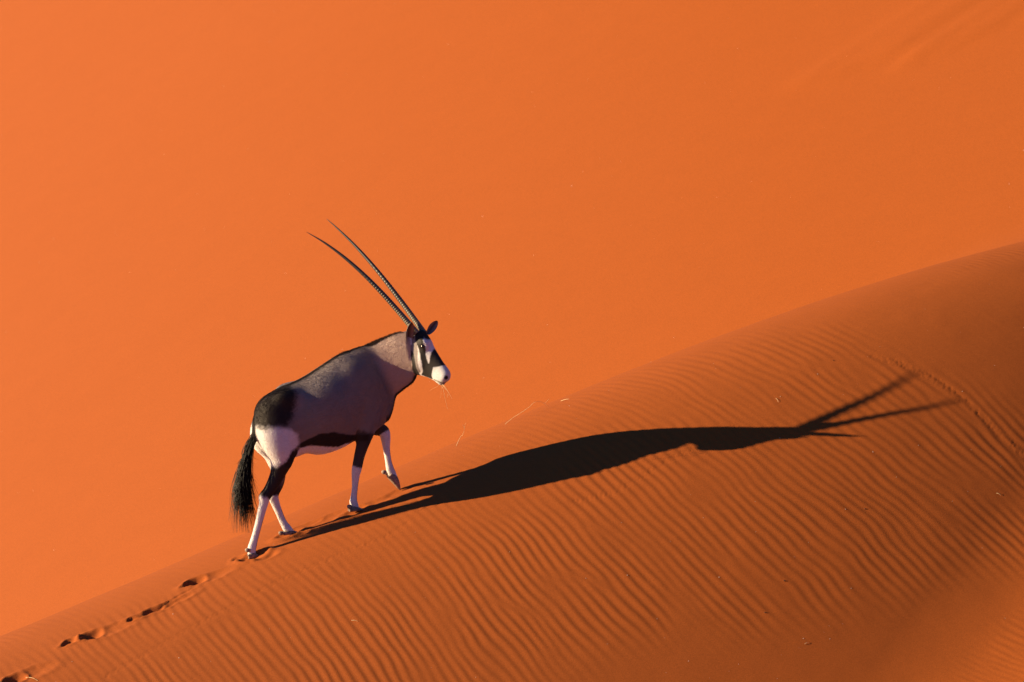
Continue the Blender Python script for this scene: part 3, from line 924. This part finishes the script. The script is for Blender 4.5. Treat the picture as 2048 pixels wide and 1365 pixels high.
# ---------------------------------------------------------------- hooves: two claws and two dew claws to a foot
def claw(top, tip, heel, width, side):
    """wedge with a flat sole; top = coronet centre, tip = toe, heel on the sole"""
    fwd = unit(tip - heel); upv = unit((top - (tip + heel) / 2)); upv = unit(upv - fwd * (upv @ fwd)); sd = np.cross(fwd, upv)
    L = np.linalg.norm(tip - heel); Hh = np.linalg.norm(top - (tip + heel) / 2)
    V, F = [], []
    prof = [(0.0, 0.05, 0.62, 0.70), (0.12, 0.0, 0.86, 0.92), (0.35, 0.0, 1.0, 1.0), (0.60, 0.0, 0.90, 0.74), (0.82, 0.0, 0.62, 0.42), (0.95, 0.0, 0.34, 0.18), (1.0, 0.01, 0.08, 0.06)]
    m = 10
    for (a, z0, w, h) in prof:
        for j in range(m):
            th = 2 * math.pi * j / m
            cx = math.cos(th); cz = math.sin(th)
            cx = math.copysign(abs(cx) ** 0.7, cx); cz = math.copysign(abs(cz) ** 0.7, cz)
            V.append(heel + fwd * (a * L) + sd * (cx * width * 0.5 * w) + upv * (Hh * (z0 + h * (0.5 + 0.5 * cz))))
    for i in range(len(prof) - 1):
        for j in range(m):
            k = (j + 1) % m
            F.append((i * m + j, i * m + k, (i + 1) * m + k, (i + 1) * m + j))
    for i0 in (0, (len(prof) - 1) * m):
        for j in range(0, m // 2 - 1):
            F.append((i0 + j, i0 + j + 1, i0 + m - 2 - j, i0 + m - 1 - j))
    me = mesh_np('claw', np.array(V), np.array(F))
    return me
def foot(top, tip, heel, side, dew):
    for sg in (-1, 1):
        o = side * (0.0165 * sg)
        link('hoof', claw(top + o, tip + o * 0.9, heel + o, 0.035, side), HOOFM, oryx)
    for d in dew:
        b = bmesh.new(); bmesh.ops.create_icosphere(b, subdivisions=2, radius=1.0)
        for v in b.verts:
            v.co = Vector((v.co.x * 0.020, v.co.y * 0.015, v.co.z * 0.017 * (1.2 if v.co.z < 0 else 0.8)))
        me = bpy.data.meshes.new('dew_claw'); b.to_mesh(me); b.free()
        me.transform(__import__('mathutils').Matrix.Translation(Vector(d)))
        me.polygons.foreach_set('use_smooth', np.ones(len(me.polygons), bool))
        link('dew_claw', me, HOOFM, oryx)
foot(P(505, 1106, .12), P(524, 1115, .12), P(496, 1118, .12), SIDE3, [P(495, 1100, .14), P(499, 1103, .10)])
foot(P(578, 1060, .01), P(596, 1065, .01), P(566, 1071, .01), SIDE3, [P(562, 1066, .025)])
foot(P(709, 1012, .075), P(727, 1020, .075), P(698, 1024, .075), SIDE3, [P(699, 1013, .095)])
foot(P(791, 953, -.004), P(799, 981, -.004), P(774, 955, -.004), SIDE3, [P(768, 944, .02), P(773, 946, -.02)])

# ---------------------------------------------------------------- hair: tail tuft, mane
def strands(name, roots, ctrl, tips, r0, mat, parent, seg=7, sides=3):
    V, F = [], []
    off = 0
    for a, b, c, r in zip(roots, ctrl, tips, r0):
        t = np.linspace(0, 1, seg + 1)[:, None]
        C = a * (1 - t) ** 2 + 2 * b * t * (1 - t) + c * t ** 2
        R = r * (1 - 0.9 * t[:, 0] ** 2.2)
        v, f = sweep('s', C, R, sides, np.array([0.3, 0.9, 0.1]))
        V.append(v); F.append(f + off); off += len(v)
    return link(name, mesh_np(name, np.concatenate(V), np.concatenate(F)), mat, parent)

tg = np.random.default_rng(11)
roots, ctr, tips, rad = [], [], [], []
dock = spline([P(515, 853), P(509, 873, .006), P(504, 890, .01), P(499, 912, .015), P(495, 935, .015)], 20)
for i in range(1500):
    u = tg.random() ** 0.75
    k = dock[int(u * (len(dock) - 1))]
    a = 2 * math.pi * tg.random()
    spread = 0.5 + 0.5 * u
    root = k + 0.012 * (math.cos(a) * SIDE3 + math.sin(a) * HEAD3)
    ty = np.clip(tg.normal(1008, 36), 930, 1066)
    lim = (ty - 880) / 180
    tx = 489 + np.clip(tg.normal(0, 14), -29, 36) * (0.5 + 0.6 * lim) - 3 * math.cos(a)
    tw = 0.015 + tg.normal(0, 0.030)
    if u < 0.25:
        ty = tg.uniform(915, 975); tx = 498 + tg.normal(0, 6)
    tip = P(tx, ty, tw)
    cx = 496 - 0.30 * (500 - tx) + tg.normal(0, 6) - 13; cy = 0.45 * ty + 0.55 * 905
    roots.append(root); tips.append(tip); ctr.append(P(cx, cy, tw * 0.8 + tg.normal(0, .012))); rad.append(0.0013 + 0.0013 * tg.random())
tail = strands('tail', roots, ctr, tips, rad, HAIR, oryx)

mg = np.random.default_rng(12)
roots, ctr, tips, rad = [], [], [], []
top = [(640, 736, 0), (682, 708, 0), (705, 701, 0), (727, 697, 0), (742, 690, .035), (768, 677, .095), (791, 667, .165), (808, 662, .205)]
tl = spline([P(*t) for t in top], 30)
for i in range(2600):
    u = np.clip(mg.normal(0.52, 0.2), 0.02, 0.98)
    k = tl[int(u * (len(tl) - 1))]
    hgt = (0.003 + 0.011 * math.exp(-((u - 0.58) / 0.16) ** 2)) * mg.uniform(0.6, 1.2)
    root = k + SIDE3 * mg.normal(0, 0.010) - np.array([0, 0, 0.012])
    tip = root + np.array([0, 0, hgt + 0.010]) - HEAD3 * mg.uniform(0.012, 0.030) + SIDE3 * mg.normal(0, 0.006)
    roots.append(root); tips.append(tip); ctr.append((root + tip) / 2 + np.array([0, 0, 0.004])); rad.append(0.0009)
strands('mane', roots, ctr, tips, rad, MANE, oryx, seg=3)

# ---------------------------------------------------------------- dry grass, straw, pellets and pale grit
STRAW = simple_mat('dry_straw', (0.50, 0.37, 0.20), 0.6, 0.3, 0.2, 40)
PELLET = simple_mat('dark_pellet', (0.05, 0.025, 0.015), 0.7, 0.2, 0.3, 90)
GRIT = simple_mat('pale_grit', (0.65, 0.6, 0.55), 0.5, 0.4, 0.1, 90)

def stalk_mesh(name, paths):
    V, F = [], []; off = 0
    for pts, r in paths:
        C = spline(pts, 8)
        n = len(C)
        R = r * (1 - 0.6 * np.linspace(0, 1, n))
        v, f = sweep('s', C, R, 5, np.array([0.2, 0.9, 0.3]))
        V.append(v); F.append(f + off); off += len(v)
    return np.concatenate(V), np.concatenate(F)
def grass(name, label, cat, paths, base=None, group=None):
    V, F = stalk_mesh(name, paths)
    b = np.array(paths[0][0][0]) if base is None else base
    me = mesh_np(name, V - b, F)
    o = link(name, me, STRAW); o.location = b
    o['label'] = label; o['category'] = cat
    if group: o['group'] = group
    return o
def on_sand(px, py, lift=0.0):
    p = hit([px], [py])[0]
    p[2] = ground_z(p[0], p[1]) + lift
    return p
# stalks held in the mouth
def M(px, py, w=0.0):
    return H(px, py, w)
grass('chewed_grass', 'thin dry grass stalks hanging from the mouth of the oryx', 'grass', [
    ([M(881, 766, .01), M(886, 778, .03), M(890, 797, .035), M(895, 818, .03)], 0.0014),
    ([M(882, 766, .015), M(891, 776, .03), M(899, 789, .035), M(904, 798, .03)], 0.0014),
    ([M(880, 766, .01), M(875, 773, .03), M(867, 777, .035), M(860, 781, .035)], 0.0008),
    ([M(883, 766, .01), M(889, 776, .03), M(893, 781, .03)], 0.0016),
    ([M(881, 767, .01), M(883, 775, .03), M(882, 790, .03), M(880, 797, .03)], 0.0007),
    ([M(896, 788, .03), M(895, 796, .03)], 0.0012)])
b0 = on_sand(911, 893, -0.01)
y0 = b0[1]
grass('grass_stalk', 'upright dry grass stalk with forked tip poking from the dune crest', 'grass', [
    ([b0, at_depth(920, 876, y0), at_depth(926, 869, y0 - .01), at_depth(929, 857, y0 - .02), at_depth(931, 846, y0 - .02)], 0.0017),
    ([at_depth(929, 857, y0 - .02), at_depth(927, 852, y0 - .02), at_depth(925, 850, y0 - .02)], 0.0014)])
b1 = on_sand(1008, 850, -0.004)
e1 = on_sand(1098, 816, 0.002)
def arch(px, py):
    t = (px - 1008) / 90.0
    return at_depth(px, py, b1[1] + (e1[1] - b1[1]) * t - 0.03 * math.sin(math.pi * t))
grass('grass_stalk', 'long arched dry grass stalk lying along the dune crest', 'grass', [
    ([b1, arch(1026, 836), arch(1042, 826), arch(1058, 815), arch(1068, 805.5), arch(1078, 803.5), arch(1088, 807), e1], 0.0016),
    ([arch(1089, 808), arch(1095, 802), arch(1099, 796)], 0.0010)])
c1 = on_sand(1122, 803, 0.003); c2 = on_sand(1138, 799, 0.004)
grass('straw', 'short bright straw lying flat on the crest beyond the arched stalk', 'straw', [([c1, (c1 + c2) / 2 + np.array([0, 0, .004]), c2], 0.0024)])
def straw(label, a, b, r, lift=0.004):
    p = on_sand(a[0], a[1], lift); q = on_sand(b[0], b[1], lift)
    m = (p + q) / 2; m[2] = max(ground_z(m[0], m[1]) + lift, m[2] + 0.004)
    grass('straw', label, 'straw', [([p, m, q], r)])
straw('curved pale straw lying in the hoof print where the trail begins', (52, 1353), (76, 1363), 0.0022)
straw('small straw lying on the smooth sand below the ripples', (1609, 1290), (1618, 1286), 0.0018)
straw('tiny straw beside the dark pellets on the rippled slope', (1993, 988), (2001, 992), 0.0018)
straw('thin straw lying across the ripples below the oryx shadow', (703, 1242), (716, 1245), 0.0016)
straw('thin straw near the shadow of the horns', (1552, 798), (1557, 806), 0.0015)

def pellet(px, py, r, label, group=None):
    p = on_sand(px, py, r * 0.5)
    g = np.random.default_rng(int(px))
    b = bmesh.new(); bmesh.ops.create_icosphere(b, subdivisions=2, radius=r)
    for v in b.verts:
        v.co *= 1 + 0.18 * (g.random() - 0.5)
        v.co.z *= 0.8
    me = bpy.data.meshes.new('pellet'); b.to_mesh(me); b.free()
    me.polygons.foreach_set('use_smooth', np.ones(len(me.polygons), bool))
    o = link('pellet', me, PELLET); o.location = p
    o['label'] = label; o['category'] = 'pellet'; o['group'] = 'dark pellets on the rippled slope'
for px, py, r, lb in ((1730, 1018, 0.0055, 'dark round pellet amid the ripples below the shadow of the horns'), (1569, 1163, 0.006, 'dark pellet on the ripples, middle one of three down the slope'),
                      (1530, 1226, 0.005, 'dark pellet where the ripples fade into smooth sand'), (1667, 722, 0.004, 'tiny dark pellet upslope of the shadow of the horns')):
    pellet(px, py, r, lb)

gg = np.random.default_rng(21)
V, F = [], []; off = 0
oct_v = np.array([(1, 0, 0), (0, 1, 0), (-1, 0, 0), (0, -1, 0), (0, 0, 1), (0, 0, -1)], float)
oct_f = [(0, 1, 4), (1, 2, 4), (2, 3, 4), (3, 0, 4), (1, 0, 5), (2, 1, 5), (3, 2, 5), (0, 3, 5)]
spots = np.stack([gg.uniform(-60, 2110, 260), gg.uniform(-60, 1420, 260)], -1)
hp = hit(spots[:, 0], spots[:, 1])
for p in hp:
    r = 0.0014 + 0.0022 * gg.random() ** 3
    z = ground_z(p[0], p[1]) + r * 0.4
    V.append(np.array([p[0], p[1], z]) + oct_v * r * gg.uniform(0.7, 1.2, (6, 1)))
    F += [tuple(np.array(f) + off) for f in oct_f]; off += 6
grit = link('pale_grit', mesh_np('pale_grit', np.concatenate(V), np.array(F)), GRIT)
grit['kind'] = 'stuff'; grit['label'] = 'pale specks of grit scattered over the sand'; grit['category'] = 'grit'
